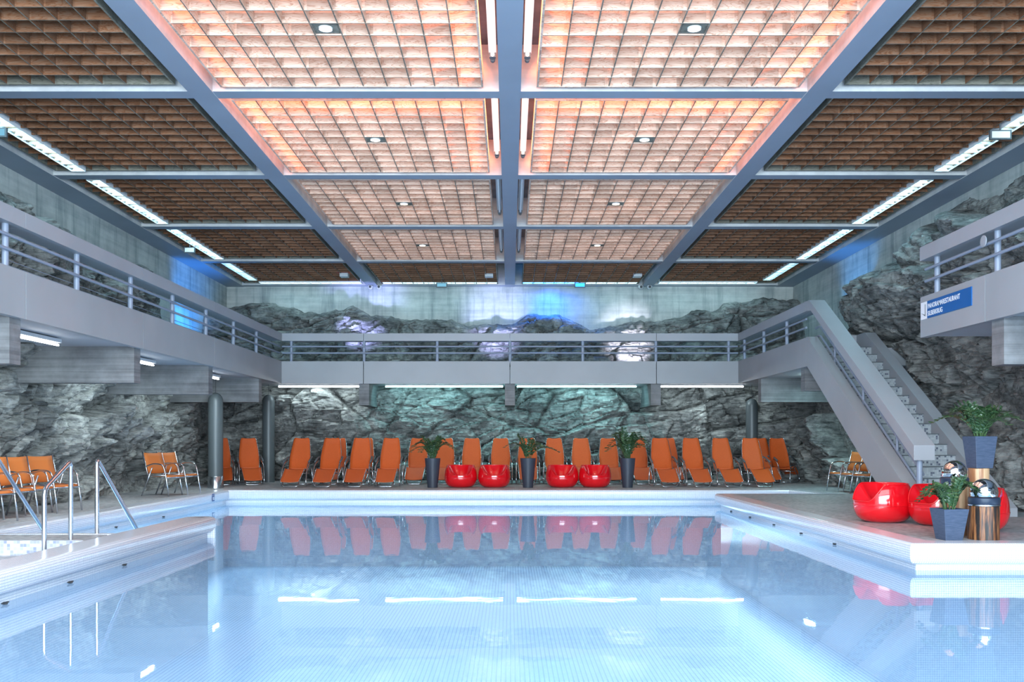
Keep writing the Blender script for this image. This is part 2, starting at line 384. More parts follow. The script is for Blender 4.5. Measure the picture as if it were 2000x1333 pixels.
# overflow nozzles under the rim
noz = [(-6.02, 16.6), (-6.02, 14.6), (-6.02, 12.6), (-4.13, 10.15), (-4.13, 8.9), (-4.13, 7.75), (4.15, 17.9), (4.15, 16.5), (4.15, 15.0), (4.15, 13.6), (4.15, 12.2)]
for i, (x, y) in enumerate(noz):
    b = MB(); b.lathe([(.008, -.016), (.02, -.014), (.024, 0), (.014, .006)], seg=12); b.box(-.008, .008, -.05, .05, -.006, .004)
    side = 'left pool edge' if x < -5 else ('divider wall' if x < 0 else 'right deck block')
    o = b.build('overflow_nozzle', mt['dark'], loc=(x-.05 if x < -5 else (x+.03 if x > 0 else x), y, ZWT+.017))
    tag(o, 'small dark overflow nozzle on the %s, %s from far end' % (side, ['first', 'second', 'third', 'fourth', 'fifth'][i if i < 3 else (i-3 if i < 6 else i-6)]), 'nozzle', 'overflow nozzles')
# depth pictogram on the left rim
b = MB(); b.box(-.006, .0, -.07, .07, -.03, .09); b.box(-.006, 0, -.07, .07, .10, .125)
th = thing('depth_sign', 'small blue pool sign on the left rim near its far corner', 'sign', (-6.045, 19.3, -.14))
b.build('sign_plate', mt['navy'], th, loc=(.006, 0, 0))
b = MB(); b.box(.0015, .003, -.045, -.03, .0, .06); b.box(.0015, .003, -.02, -.005, 0, .035); b.box(.0015, .003, -.02, .0, .045, .06); b.box(.0015, .003, .01, .045, 0, .015); b.box(.0015, .003, .02, .035, .015, .06)
b.build('sign_mark', mt['white'], th, loc=(.005, 0, 0))
# ------------------------------------------------------------------ roof: beams, lattices, lights
b = MB(); HW = .15
def beam(b, x0, x1, y0, y1, z0=ZC):
    b.box(x0, x1, y0, y1, z0, ZS)
for x in (-3.84, 0, 3.84): beam(b, x-HW if x else -.135, x+HW if x else .135, -4, DW)
beam(b, -XW, -7.45, -4, DW); beam(b, 7.45, XW, -4, DW)
for y in BAYS[1:-1]:
    for xa, xb in ((-7.45, -3.99), (-3.69, -.135), (.135, 3.69), (3.99, 7.45)): beam(b, xa, xb, y-.12, y+.12, ZC+.01)
beam(b, -7.45, 7.45, DW-.25, DW, ZC+.01)
# two-tone: underside painted, sides raw concrete
me_o = b.build('trim_2', [mt['roofpaint'], mt['coffer']]); struct(me_o)
for p in me_o.data.polygons: p.material_index = 0 if abs(p.normal.z) > .5 else 1
rowname = {3: 'nearest', 4: 'second', 5: 'third', 6: 'fourth', 7: 'last'}
def lattice(bx0, bx1, by0, by1, nx, ny, matf, name, label, z0, h=.14, skip=None):
    th = thing('lattice_panel', label, 'ceiling panel', ((bx0+bx1)/2, (by0+by1)/2, z0), group='wooden lattice panels of the roof')
    cx, cy = (bx0+bx1)/2, (by0+by1)/2; dx, dy = (bx1-bx0)/nx, (by1-by0)/ny; T = .007
    b = MB()
    for j in range(1, ny): y = by0+j*dy-cy; b.box(bx0-cx, bx1-cx, y-T, y+T, 0, h)
    for i in range(1, nx): x = bx0+i*dx-cx; b.box(x-T, x+T, by0-cy, by1-cy, .0015, h-.002)
    lo = b.build('lattice', [matf, mt['plyframe']], th)
    for p in lo.data.polygons: p.material_index = 1 if abs(p.normal.z) > .5 else 0
    b = MB(); e = .012
    b.box(bx0-cx-e, bx0-cx+e, by0-cy-e, by1-cy+e, -.004, h+.03); b.box(bx1-cx-e, bx1-cx+e, by0-cy-e, by1-cy+e, -.004, h+.03)
    b.box(bx0-cx+e, bx1-cx-e, by0-cy-e, by0-cy+e, -.004, h+.03); b.box(bx0-cx+e, bx1-cx-e, by1-cy-e, by1-cy+e, -.004, h+.03)
    b.build('panel_frame', mt['plyframe'] if matf is mt['plyshade'] else mt['ply'], th)
    return th
sidenm = {-2: 'outer left', -1: 'inner left', 1: 'inner right', 2: 'outer right'}
for bi in range(2, 8):
    y0, y1 = BAYS[bi]+.12, BAYS[bi+1]-.12
    if bi == 7: y1 = DW-.25
    for s in (-2, -1, 1, 2):
        if bi == 2 : continue
        row = rowname[bi]
        lab = 'wooden lattice ceiling panel, %s row, %s bay' % (row, sidenm[s])
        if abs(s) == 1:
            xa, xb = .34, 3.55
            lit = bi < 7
            lattice(min(s*xa, s*xb), max(s*xa, s*xb), y0+.12, y1-.10, 11, 11, mt['ply'] if lit else mt['plyshade'], 'p', lab+(', lit pink' if bi < 5 else (', softly lit' if lit else ', unlit')), ZC+.03)
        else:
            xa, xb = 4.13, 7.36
            lattice(min(2*xa*s/4*2/2, 2*xb*s/4*2/2), max(2*xa*s/4*2/2, 2*xb*s/4*2/2), y0+.10, y1-.10, 11, 11, mt['plyshade'], 'p', lab+', dark', ZC+.06)
# downlights, tubes, area light above the lit lattices
LIT = {3: 1.0, 4: 1.0, 5: .85, 6: .75}
for bi in range(3, 7):
    yc = (BAYS[bi]+BAYS[bi+1])/2
    for s in (-1, 1):
        X = s*1.95
        k = LIT[bi]
        area('lattice_light', (X, yc, ZS-.03), 3.1, 3.1, 44*k, (1, .83, .74) if bi < 5 else (1, .66, .48), (X, yc, 0))
        if bi < 5:   # warm LED strips along the edges of the coffer
            for (cx, cy, sx, sy) in ((s*.24, yc, .05, 3.2), (s*3.60, yc, .05, 3.2), (X, yc-1.66, 3.1, .05)):
                a = area('led_strip', (cx, cy, ZC+.30), sx, sy, 36, (1, .24, .08), (X, yc, ZC+.05) if sx < 1 else (X, yc, ZC+.05))
                d = Vector((X-cx, yc-cy, -.28)); a.rotation_euler = (0, 0, 0)
                a.rotation_euler = (Matrix(((1,0,0),(0,1,0),(0,0,1))).to_euler())
                if sx < 1: a.rotation_euler = (0, math.radians(-62 if cx < X else 62), 0)
                else: a.rotation_euler = (math.radians(62), 0, 0)
        lr = 'left' if s < 0 else 'right'
        th = thing('downlight', 'round recessed downlight glowing in the %s row of lattice, %s of the centre beam' % (rowname[bi], lr), 'ceiling light', (X, yc, ZC+.03), group='recessed downlights')
        b = MB(); b.box(-.135, .135, -.135, .135, .012, .03); b.build('mounting_plate', mt['plyframe'], th)
        b = MB(); b.lathe([(.075, 0), (.075, .015), (.068, .015), (.068, .0)], c=(0,0,-.002), seg=24, caps=False); b.build('trim_ring', mt['louvre'], th)
        b = MB(); b.lathe([(.067, -.004), (.067, .01)], c=(0,0,.004), seg=24); b.build('glowing_lens', mt['spotglow'], th)
        spot('downlight_beam', (X, yc, ZC), (X, yc, 0), 30, (1, .88, .75), 80, .5, .06)
        # tube beside the centre beam
        yt0, yt1 = BAYS[bi]+.2, BAYS[bi+1]-1.0
        th = thing('tube_light', '%s fluorescent tube on the %s side of the centre beam in the %s row' % ('glowing warm' if bi < 5 else 'unlit grey', lr, rowname[bi]), 'tube light', (s*.20, 0, ZC+.10), group='tube lights beside the centre beam')
        b = MB(); b.box(-.045, .045, yt0, yt1, .02, .10); b.build('lamp_housing', mt['lamp'], th)
        b = MB(); b.tube([(0, yt0+.03, -.005), (0, yt1-.03, -.005)], .02, 10); b.build('lamp_tube', mt['tube_warm'] if bi < 5 else mt['louvre'], th)
        b = MB(); b.box(-.035, .035, yt1-.03, yt1+.03, -.03, .06); b.tube([(0, yt1+.05, -.02), (0, yt1+.1, -.02)], .03); b.build('end_cap', mt['darkgrey'], th)
# louvre strips in the outer bays and along the back bay
def louvre(name, x0, x1, y0, y1, along, label, glow, n=14):
    th = thing('louvre_light', label, 'ceiling light', ((x0+x1)/2, (y0+y1)/2, ZC+.03), group='white louvred strip lights')
    hx, hy = (x1-x0)/2, (y1-y0)/2; b = MB(); T = .004; H = .10
    if along == 'y':
        b.box(-hx, -hx+T, -hy, hy, 0, H); b.box(hx-T, hx, -hy, hy, 0, H)
        for i in range(n+1): y = -hy+2*hy*i/n; b.box(-hx+T, hx-T, y-T, y+T, 0, H-.01)
    else:
        b.box(-hx, hx, -hy, -hy+T, 0, H); b.box(-hx, hx, hy-T, hy, 0, H)
        for i in range(n+1): x = -hx+2*hx*i/n; b.box(x-T, x+T, -hy+T, hy-T, 0, H-.01)
    b.build('blade_louvre', mt['louvre'], th)
    b = MB(); b.box(-hx+.02, hx-.02, -hy+.02, hy-.02, H, H+.01); b.build('diffuser', glow, th)
    return th
for bi in range(3, 8):
    y0, y1 = BAYS[bi]+.26, BAYS[bi+1]-.26
    if bi == 7: y1 = DW-.9
    if bi == 3: y0 = y1-.1; continue
    for s in (-1, 1):
        louvre('l', s*6.97-.115, s*6.97+.115, y0, y1, 'y', 'white louvred strip light, outer %s bay, %s row of the roof' % ('left' if s < 0 else 'right', rowname[bi]), mt['stripglow'], 16)
        area('strip_wash', (s*6.97, (y0+y1)/2, ZC+.12), .05, y1-y0-.1, 30 if bi < 7 else 10, (.34, .80, 1), (s*6.97, (y0+y1)/2, 3.6))
for i, (xa, xb, nm, g) in enumerate(((-6.9, -4.1, 'outer left', 'w'), (-3.5, -.36, 'inner left', 'w'), (.36, 1.9, 'inner right near the centre beam', 'b'), (1.95, 3.5, 'inner right away from the centre beam', 'w'), (4.1, 6.8, 'outer right', 'w'))):
    louvre('l', xa, xb, 26.02, 26.24, 'x', 'thin louvred strip light along back wall, %s bay' % nm, mt['blueglow'] if g == 'b' else mt['stripglow'], 10 if xb-xa > 2 else 5)
    area('back_wash', ((xa+xb)/2, 26.13, ZC+.12), xb-xa-.06, .17, 5.0*(xb-xa) if g == 'w' else 60, (.45, .88, 1) if g == 'w' else (.02, .20, 1), ((xa+xb)/2, 26.13, 4.2))
# ceiling extras
for x, y, z, lab, mm in ((-7.05, 13.0, 0, 'small lit exit sign under the left roof edge in the second row', 'exitglow'), (6.78, 13.1, 0, 'small white exit sign under the right roof edge in the second row', 'louvre'), (-1.85, 25.7, 0, 'small teal exit sign at the back roof edge, left of the centre beam', 'exitglow'), (1.9, 25.7, 0, 'small blue exit sign at the back roof edge, right of the centre beam', 'blueglow'), (-7.1, 21.0, 0, 'tiny pale sensor box under the left roof edge in the fourth row', 'louvre')):
    th = thing('exit_sign', lab, 'exit sign', (x, y, ZC-.16), group='exit signs')
    sc = .5 if 'tiny' in lab else .62
    b = MB(); b.box(-.24*sc, .24*sc, -.02, .02, 0, .13); b.tube([(0, 0, .13), (0, 0, .24)], .012, 8); b.build('sign_case', mt['darkgrey'], th)
    b = MB(); b.box(-.2*sc, .2*sc, -.026, -.02, .02, .11); b.build('sign_face', mt[mm], th)
for x, lr in ((-3.75, 'left'), (3.75, 'right')):
    for q in (-.12, .12):
        th = thing('security_camera', 'small round security camera at the back end of the %s roof beam, on its %s' % (lr, 'left' if q < 0 else 'right'), 'camera', (x+q, 26.28, ZC-.06), group='security cameras')
        b = MB(); b.lathe([(.02, .055), (.07, .05), (.075, .02), (.06, -.03), (.02, -.06)], seg=16); b.build('camera_dome', mt['lamp'], th, smooth=True)
        b = MB(); b.lathe([(.004, 0), (.035, 0), (.035, .01), (.004, .01)], seg=12); o = b.build('camera_lens', mt['dark'], th, loc=(0, -.075, -.0)); o.rotation_euler = (PI/2, 0, 0)
for x, nm in ((-4.35, 'outer left'), (-.55, 'inner left'), (3.35, 'inner right')):
    th = thing('projector', 'small projector with red light in the last roof row, %s bay' % nm, 'spotlight', (x, 24.9, ZC-.02), group='red-lit projectors')
    b = MB(); b.box(-.11, .11, -.12, .12, 0, .1); b.build('projector_body', mt['lamp'], th, bevel=.01)
    b = MB(); b.box(-.2, .2, -.16, .16, .1, .12); b.build('red_light_plate', M('red_lit_wood', (.45, .05, .04), .5), th)  # red light on the wood, painted as a red plate
# ------------------------------------------------------------------ galleries
def rail_posts(th, pts):
    for p in pts:
        b = MB(); b.tube([(p[0], p[1], ZF-.05), (p[0], p[1], ZR0+.02)], .038, 12); b.build('rail_post', mt['pipe'], th, smooth=True, auto=40)
def pipes(th, a, c, zs=(3.27, 3.435), r=.021, nm='guard_pipe'):
    for z in zs:
        b = MB(); b.tube([(a[0], a[1], z), (c[0], c[1], z)], r, 8); b.build(nm, mt['pipe'], th, smooth=True, auto=40)
JD = [.4, 4.0, 7.6, 11.19, 14.77, 18.35]
G = .010
# left
th = thing('gallery', 'long grey gallery with railing along the left wall', 'balcony')
js = JD+[DG]
for i in range(len(js)-1):
    b = MB(); b.box(-XG-.10, -XG, js[i]+G, js[i+1]-(G if i < len(js)-2 else 0), ZB, ZF); b.build('fascia_panel', mt['fascia'], th)
    b = MB(); b.box(-XG-.30, -XG, js[i]+G/2, js[i+1]-G/2, ZR0, ZR); b.build('top_rail', mt['rail'], th)
b = MB(); b.box(-XW+.02, -XG-.10, .4, DG, ZB+.02, 2.86); b.build('gallery_slab', mt['soffit'], th)
for y in (3.9, 7.5, 11.1, 14.74, 18.35, 22.0):
    b = MB(); b.box(-XW+.02, -XG-.08, y-.125, y+.125, 1.96, ZB+.02); b.build('support_beam', mt['conc'], th)
rail_posts(th, [(-XG-.10, y) for y in np.arange(1.9, 23.5, 1.8)+.02])
pipes(th, (-XG-.05, .4), (-XG-.05, DG)); pipes(th, (-XG-.22, .4), (-XG-.22, DG), (3.14, 3.2, 3.33), .005, 'rail_wire')
# back
th = thing('gallery', 'grey gallery with railing across the back wall', 'balcony')
js = [-XG, -3.67, 0, 3.67, XG]
for i in range(4):
    b = MB(); b.box(js[i]+(G if i else 0), js[i+1]-(G if i < 3 else 0), DG, DG+.10, ZB, ZF); b.build('fascia_panel', mt['fascia'], th)
    b = MB(); b.box(js[i]+G/2, js[i+1]-G/2, DG, DG+.30, ZR0, ZR); b.build('top_rail', mt['rail'], th)
b = MB(); b.box(-XW+.02, XW-.02, DG+.10, DW, ZB+.02, 2.86); b.build('gallery_slab', mt['soffit'], th)
for x in (-3.67, 0, 3.67):
    b = MB(); b.box(x-.125, x+.125, DG+.1, DW, 1.96, ZB+.02); b.build('support_beam', mt['conc'], th)
rail_posts(th, [(x, DG+.10) for x in (-5.5, -3.67, -1.83, 0, 1.83, 3.67, 5.5)])
pipes(th, (-XG, DG+.05), (XG, DG+.05))
# right, beyond the stair
th = thing('gallery', 'short grey gallery at the right rear joining the head of the staircase', 'balcony')
YT = 18.24
b = MB(); b.box(XG, XG+.10, YT+.005, DG, ZB, ZF); b.build('fascia_panel', mt['fascia'], th)
b = MB(); b.box(XG, XG+.30, YT+.05, DG, ZR0, ZR); b.build('top_rail', mt['rail'], th)
b = MB(); b.box(XG+.10, XW-.02, YT+.02, DG, ZB+.02, 2.86); b.build('gallery_slab', mt['soffit'], th)
for y in (18.75, 22.0):
    b = MB(); b.box(XG+.08, XW-.02, y-.125, y+.125, 1.96 if y > 20 else 2.05, ZB+.02); b.build('support_beam', mt['conc'], th)
rail_posts(th, [(XG+.10, y) for y in (19.9, 21.7, 23.5)])
pipes(th, (XG+.05, YT+.2), (XG+.05, DG))
# near right
th = thing('gallery', 'near grey gallery at the right with railing and a blue sign on its fascia', 'balcony')
YN = 13.2
js = [.6, 4.2, 7.8, 11.40, YN]
for i in range(4):
    b = MB(); b.box(XG, XG+.10, js[i]+G, js[i+1]-(G if i < 3 else 0), ZB, ZF); b.build('fascia_panel', mt['fascia'], th)
b = MB(); b.box(XG, XG+.30, .6, 9.6-G, ZR0, ZR); b.build('top_rail', mt['rail'], th)
b = MB(); b.box(XG, XG+.30, 9.6, YN+.02, ZR0, ZR); b.build('top_rail', mt['rail'], th)
b = MB(); b.box(XG+.10, XW-.02, .6, YN, ZB+.02, 2.86); b.build('gallery_slab', mt['soffit'], th)
for y in (3.9, 7.6, 11.22):
    b = MB(); b.box(XG+.06, XW-.02, y-.14, y+.14, 1.96, ZB+.02); b.build('support_beam', mt['conc'], th)
rail_posts(th, [(XG+.10, y) for y in (12.9, 11.3, 9.5, 7.7)])
pipes(th, (XG+.03, .6), (XG+.03, YN-.1))
pipes(th, (XG+1.4, 12.6), (XW-.3, 12.6), (2.95, 3.2, 3.45), .02)
# sign and disc
th = thing('direction_sign', 'blue and white PANORAMARESTAURANT sign on the right gallery fascia', 'sign', (XG-.012, 13.16, 2.74))
b = MB(); b.box(0, .012, -1.44, -.20, 0, .235); b.build('blue_plate', mt['blue'], th)
b = MB(); b.box(0, .012, -.195, 0, 0, .235); b.build('white_plate', mt['white'], th)
b = MB()
b.box(-.003, .0, -.148, -.136, .05, .20)
b.add([(-.002, -.02, .085), (-.002, -.035, .085), (-.002, -.148, .032), (-.002, -.148, .052)], [(0, 1, 2, 3)])
b.build('arrow_mark', mt['darkgrey'], th)
def text_part(txt, size, parent, loc, mat, name, sx=1.0):
    cu = bpy.data.curves.new(name, 'FONT'); cu.body = txt; cu.size = size; cu.extrude = .001; cu.offset = .0012
    to = bpy.data.objects.new(name, cu); C.objects.link(to)
    dg = bpy.context.evaluated_depsgraph_get(); me = bpy.data.meshes.new_from_object(to.evaluated_get(dg))
    bpy.data.objects.remove(to)
    me.transform(Matrix.Diagonal((sx, 1, 1, 1)))
    # text x -> -Y, text y -> Z, facing -X
    me.transform(Matrix(((0, 0, -1, 0), (-1, 0, 0, 0), (0, 1, 0, 0), (0, 0, 0, 1))))
    me.materials.append(mat); o = bpy.data.objects.new(name, me); C.objects.link(o); o.parent = parent; o.location = loc; return o
text_part('PANORAMARESTAURANT', .092, th, (-.003, -.225, .130), mt['white'], 'sign_lettering', .86)
text_part('SILBERKRUG', .092, th, (-.003, -.225, .030), mt['white'], 'sign_lettering', .86)
b = MB(); b.lathe([(.07, 0), (.07, .012), (.005, .014)], seg=28); o = b.build('round_tag', mt['rail'], loc=(XG-.005, 11.42, 3.47)); o.rotation_euler = (0, -PI/2, 0)
tag(o, 'round pale disc fixed to the railing of the near right gallery', 'disc')
# tubes under the galleries
def tube_lamp(p, q, mat, label, power, col):
    p, q = Vector(p), Vector(q); c = (p+q)/2; h = (q-p)/2
    th = thing('tube_light', label, 'tube light', c, group='fluorescent tubes under the gallery')
    b = MB(); n = Vector((abs(h.y), abs(h.x), 0)).normalized()*.05
    b.box(-abs(h.x)-n.x, abs(h.x)+n.x, -abs(h.y)-n.y, abs(h.y)+n.y, .03, .08); b.build('lamp_housing', mt['lamp'], th)
    b = MB(); b.tube([-h, h], .015, 10); b.build('lamp_tube', mat, th)
    if power: area('tube_wash', (c.x, c.y, c.z-.05), max(.06, 2*abs(h.x)), max(.06, 2*abs(h.y)), power, col, (c.x+(-.9 if abs(h.y) > abs(h.x) and c.x < 0 else 0), c.y+(.9 if abs(h.x) > abs(h.y) else 0), c.z-1.0))
    return th
for xa, xb, mm, nm in ((-5.95, -3.85, 'tube_white', 'far left bay'), (-3.2, -.18, 'tube_teal', 'bay left of the middle'), (.18, 3.25, 'tube_teal', 'bay right of the middle'), (3.85, 6.0, 'tube_white', 'far right bay')):
    tube_lamp((xa, 24.35, 2.46), (xb, 24.35, 2.46), mt[mm], 'long fluorescent tube under the back gallery, %s' % nm, 32 if mm == 'tube_teal' else 17, (.72, .95, 1) if mm == 'tube_white' else (.28, .84, .90))
for ya, yb, nm in ((8.6, 9.8, 'front bay'), (12.2, 13.42, 'bay before the first full support beam'), (15.7, 17.0, 'bay behind the first full support beam'), (19.4, 20.8, 'bay by the near column')):
    tube_lamp((-6.40, ya, 2.42), (-6.40, yb, 2.42), mt['tube_white'], 'fluorescent tube under the left gallery, %s' % nm, 45, (.75, .96, 1))
tube_lamp((6.6, 19.5, 2.42), (6.6, 21.2, 2.42), mt['tube_teal'], 'fluorescent tube under the right rear gallery', 40, (.5, .93, 1))
# ------------------------------------------------------------------ staircase
th = thing('staircase', 'grey staircase with mosaic steps rising to the right rear gallery', 'staircase')
SL = .59
def zt(y): return 3.07-SL*(YT-y)
b = MB(); b.prism([(YT, 3.07), (13.04, .0), (14.12, .0), (YT, 2.5)], 'x', XG, XG+.20); b.build('stringer', mt['fascia'], th)
b = MB(); b.prism([(YT+.62, 3.17), (YT+.17, 3.17), (13.25, .12), (13.25, 0), (14.2, .0), (YT+.62, 2.5)], 'x', 6.90, 7.10); b.build('stringer', mt['rail'], th)
b = MB(); b.box(6.60, 7.10, YT+.62, YT+.80, 2.5, 3.17); b.build('head_parapet', mt['rail'], th)
NR = 17; run = (18.09-13.53)/16; rise = 2.86/NR
poly = []
y = 13.53; z = 0
for k in range(NR): poly += [(y, z), (y, z+rise)]; z += rise; y += run
poly[-1] = (18.09, 2.86); poly += [(YT+.02, 2.86), (YT+.02, 2.5), (14.3, .0)]
b = MB(); b.prism(poly, 'x', XG+.20, 6.90); b.build('mosaic_steps', mt['step'], th)
b = MB()
for k in range(NR): b.box(XG+.201, 6.899, 13.53+k*run-.012, 13.53+k*run+.02, (k+1)*rise-.012, (k+1)*rise+.003)
b.build('step_nosing', mt['darkgrey'], th)
# rail box
def zr(y): return 3.76-.586*(18.12-y)
y0r, y1r = 13.41, YT+.05
b = MB(); b.prism([(y0r, zr(y0r)), (18.12, 3.76), (y1r, 3.76), (y1r, 3.57), (18.02, 3.54), (y0r, zr(y0r)-.215)], 'x', XG, XG+.30); b.build('top_rail', mt['rail'], th, bevel=.006)
b = MB(); b.tube([(XG+.14, 13.55, 0), (XG+.14, 13.55, zr(13.5)-.15)], .042, 14); b.build('rail_post', mt['pipe'], th, smooth=True, auto=40)
for o_ in (.03, .21):
    b = MB(); b.tube(fillet([(XG+.25, YT+.25, zt(YT)+o_-.02), (XG+.25, YT, zt(YT)+o_), (XG+.25, 13.75+(.0 if o_ > .1 else .1), zt(13.75)+o_), (XG+.25, 13.68, zt(13.75)+o_-.06)], .1), .022, 10)
    b.build('guard_pipe', mt['pipe'], th, smooth=True, auto=40)
for y in (14.6, 16.0, 17.4):
    b = MB(); b.tube([(XG+.25, y, zt(y)-.25), (XG+.25, y, zr(y)-.18)], .022, 10); b.build('rail_post', mt['pipe'], th, smooth=True, auto=40)
# ------------------------------------------------------------------ columns
for x, y, ztop, r, lab, base in ((-6.62, 21.3, 2.15, .165, 'grey round-topped column with steel base at the left pool corner', True), (-6.22, 24.4, 2.26, .155, 'dark round-topped column hung on a wire behind the left loungers', False), (6.27, 24.55, 2.16, .155, 'grey round-topped column hung on a wire behind the right loungers', False)):
    th = thing('round_column', lab, 'column', (x, y, 0)); th['kind'] = 'thing'
    pr = [(r, .0), (r, ztop-r*1.2)] + [(r*math.cos(a), ztop-r*1.2+r*1.2*math.sin(a)) for a in np.linspace(.15, PI/2-.02, 8)]
    b = MB(); b.lathe(pr, seg=32); b.build('shaft', mt['column'], th, smooth=True, auto=50)
    b = MB(); b.tube([(0, 0, ztop-.01), (0, 0, ZB+.02)], .006, 6); b.build('wire', mt['dark'], th)
    if base:
        b = MB(); b.lathe([(r+.012, 0), (r+.012, .26), (r+.002, .27)], seg=32, caps=False); b.build('steel_base', mt['steel'], th, smooth=True, auto=50)
# ------------------------------------------------------------------ pool handrails
def handrail(pts, lab, r=.024, rad=.08):
    b = MB(); b.tube(fillet(pts, rad, 6), r, 14)
    return tag(b.build('handrail', mt['steel'], smooth=True, auto=50), lab, 'handrail', 'steel handrails of the pool steps')
handrail([(-4.70, 10.78, .0), (-4.70, 10.78, .86), (-4.72, 12.35, -.35)], 'steel handrail sloping into the water behind the white divider wall')
handrail([(-5.76, 10.6, .0), (-5.76, 10.6, .90), (-5.76, 12.05, -.35)], 'steel handrail cut by the left picture edge, sloping down to the landing edge')
handrail([(-4.72, 9.6, -.2), (-4.72, 9.6, .57), (-4.72, 10.18, .85), (-4.72, 10.18, 0)], 'steel handrail with two posts standing on the tiled landing')
# ------------------------------------------------------------------ rocks
rng = np.random.RandomState(7)
def hash3(ix, iy, iz, seed):
    h = (ix.astype(np.int64)*374761393 + iy.astype(np.int64)*668265263 + iz.astype(np.int64)*2147483647 + seed*974711) & 0xffffffff
    h = ((h ^ (h >> 13))*1274126177) & 0xffffffff; h = h ^ (h >> 16)
    return (h & 0xffff)/65535.0
def vnoise(x, y, seed):
    ix, iy = np.floor(x), np.floor(y); fx, fy = x-ix, y-iy; fx = fx*fx*(3-2*fx); fy = fy*fy*(3-2*fy); z = np.zeros_like(ix)
    a = hash3(ix, iy, z, seed); b_ = hash3(ix+1, iy, z, seed); c = hash3(ix, iy+1, z, seed); d = hash3(ix+1, iy+1, z, seed)
    return (a*(1-fx)+b_*fx)*(1-fy)+(c*(1-fx)+d*fx)*fy-.5
def fbm(x, y, seed, o=5, g=.5):
    s = 0; a = 1; 
    for k in range(o): s = s+a*vnoise(x, y, seed+k*13); a *= g; x = x*2.03+5.1; y = y*2.03+1.7
    return s
def facets(u, v, su, sv, seed, tilt=1.0):
    """blocky broken faces: every jittered cell is its own tilted plane"""
    x, y = u/su, v/sv; ix, iy = np.floor(x), np.floor(y); best = np.full(x.shape, 9.); sec = np.full(x.shape, 9.); val = np.zeros(x.shape); z0 = np.zeros_like(ix)
    for dx in (-1, 0, 1):
        for dy in (-1, 0, 1):
            cx, cy = ix+dx, iy+dy
            px = cx+.1+.8*hash3(cx, cy, z0, seed); py = cy+.1+.8*hash3(cx, cy, z0, seed+1)
            d = (x-px)**2+(y-py)**2
            o = hash3(cx, cy, z0, seed+2)-.5; ga = (hash3(cx, cy, z0, seed+3)-.5)*2; gb = (hash3(cx, cy, z0, seed+4)-.25)*2
            hgt = o+tilt*((x-px)*ga*.5+(y-py)*gb*.5)
            nb = d < best; sec = np.where(nb, best, np.minimum(sec, d)); val = np.where(nb, hgt, val); best = np.where(nb, d, best)
    return val, np.sqrt(sec)-np.sqrt(best)
def rock_relief(u, v, seed, layered=1.0):
    tl = .22
    uu = u+.35*fbm(u*.8, v*.8, seed+50, 3); vv = v+.30*fbm(u*.7, v*.7, seed+60, 3)
    ur, vr = uu*math.cos(tl)+vv*math.sin(tl), -uu*math.sin(tl)+vv*math.cos(tl)
    a, ea = facets(ur, vr, 1.9, 1.05, seed, 1.2); c, ec = facets(ur, vr, .75, .34, seed+10, 1.3); d, ed = facets(ur, vr, .30, .12, seed+20, 1.3)
    r = .55*a+.27*c+.085*d
    r -= .16*np.exp(-(ea/.06)**2)+.07*np.exp(-(ec/.08)**2)
    r += .10*fbm(u*1.3, v*1.3, seed+30, 5)
    r += .05*layered*fbm(ur*1.2, vr*9, seed+40, 4)
    r += .05*(.5-np.abs(fbm(ur*3, vr*5, seed+77, 4))*2)
    return r
def interp(x, xs, ys): return np.interp(x, xs, ys)
def build_rock(u0, u1, v0, v1, du, dv, topf, prof, toworld, name, lab, seed):
    nu, nv = int((u1-u0)/du)+1, int((v1-v0)/dv)+1
    U, V = np.meshgrid(np.linspace(u0, u1, nu), np.linspace(v0, v1, nv), indexing='ij')
    R = rock_relief(U, V, seed)
    top = topf(U)+.22*fbm(U*1.7, V*.2, seed+90, 5)
    edge = top-V
    k = 1-np.exp(-np.clip(edge, 0, None)/.18); k = np.where(edge > 0, k, 0)
    B = prof(U, V)+R; lim = .16; B = np.where(B < lim, lim*np.exp(np.clip((B-lim)/.45, -3, 0))+.03*R, B)
    P = B*k - np.clip(-edge, 0, .4)*.6 - .04*(edge < .02)
    pts = toworld(U, V, P)
    idx = np.arange(nu*nv).reshape(nu, nv)
    q = np.stack([idx[:-1, :-1], idx[1:, :-1], idx[1:, 1:], idx[:-1, 1:]], -1).reshape(-1, 4)
    # drop faces buried in the concrete
    Pm = P.reshape(-1)[q].max(1); q = q[Pm > -.12]
    me = bpy.data.meshes.new(name); me.from_pydata(pts.reshape(-1, 3).tolist(), [], q.tolist()); me.materials.append(mt['rock'])
    me.polygons.foreach_set('use_smooth', [True]*len(me.polygons)); me.set_sharp_from_angle(angle=math.radians(38))
    o = bpy.data.objects.new(name, me); C.objects.link(o); tag(o, lab, 'rock'); return o
def smooth(a, b_, x): t_ = np.clip((x-a)/(b_-a), 0, 1); return t_*t_*(3-2*t_)
# back: u = X, v = Z
def back_prof(U, V):
    low = 1.35+.15*np.sin(U*.9)
    up = .55
    side = smooth(6.2, 7.6, np.abs(U))*.4
    return low*(1-smooth(2.3, 2.9, V))+up*smooth(2.3, 2.9, V)+side
build_rock(-7.95, 7.95, -.1, 5.36, .03, .03, lambda U: interp(U, [-8, -6.5, -5.5, -4.4, -3.9, -2.5, -.8, .3, 1.3, 1.9, 3, 4.3, 5.6, 6.0, 7.9], [4.75, 4.9, 4.72, 4.78, 4.55, 4.42, 4.35, 4.5, 4.62, 4.35, 4.3, 4.45, 4.7, 5.05, 5.1]),
           back_prof, lambda U, V, P: np.stack([U, DW-P, V], -1), 'rock_face', 'craggy grey rock face across the back of the hall, lit teal and violet', 11)
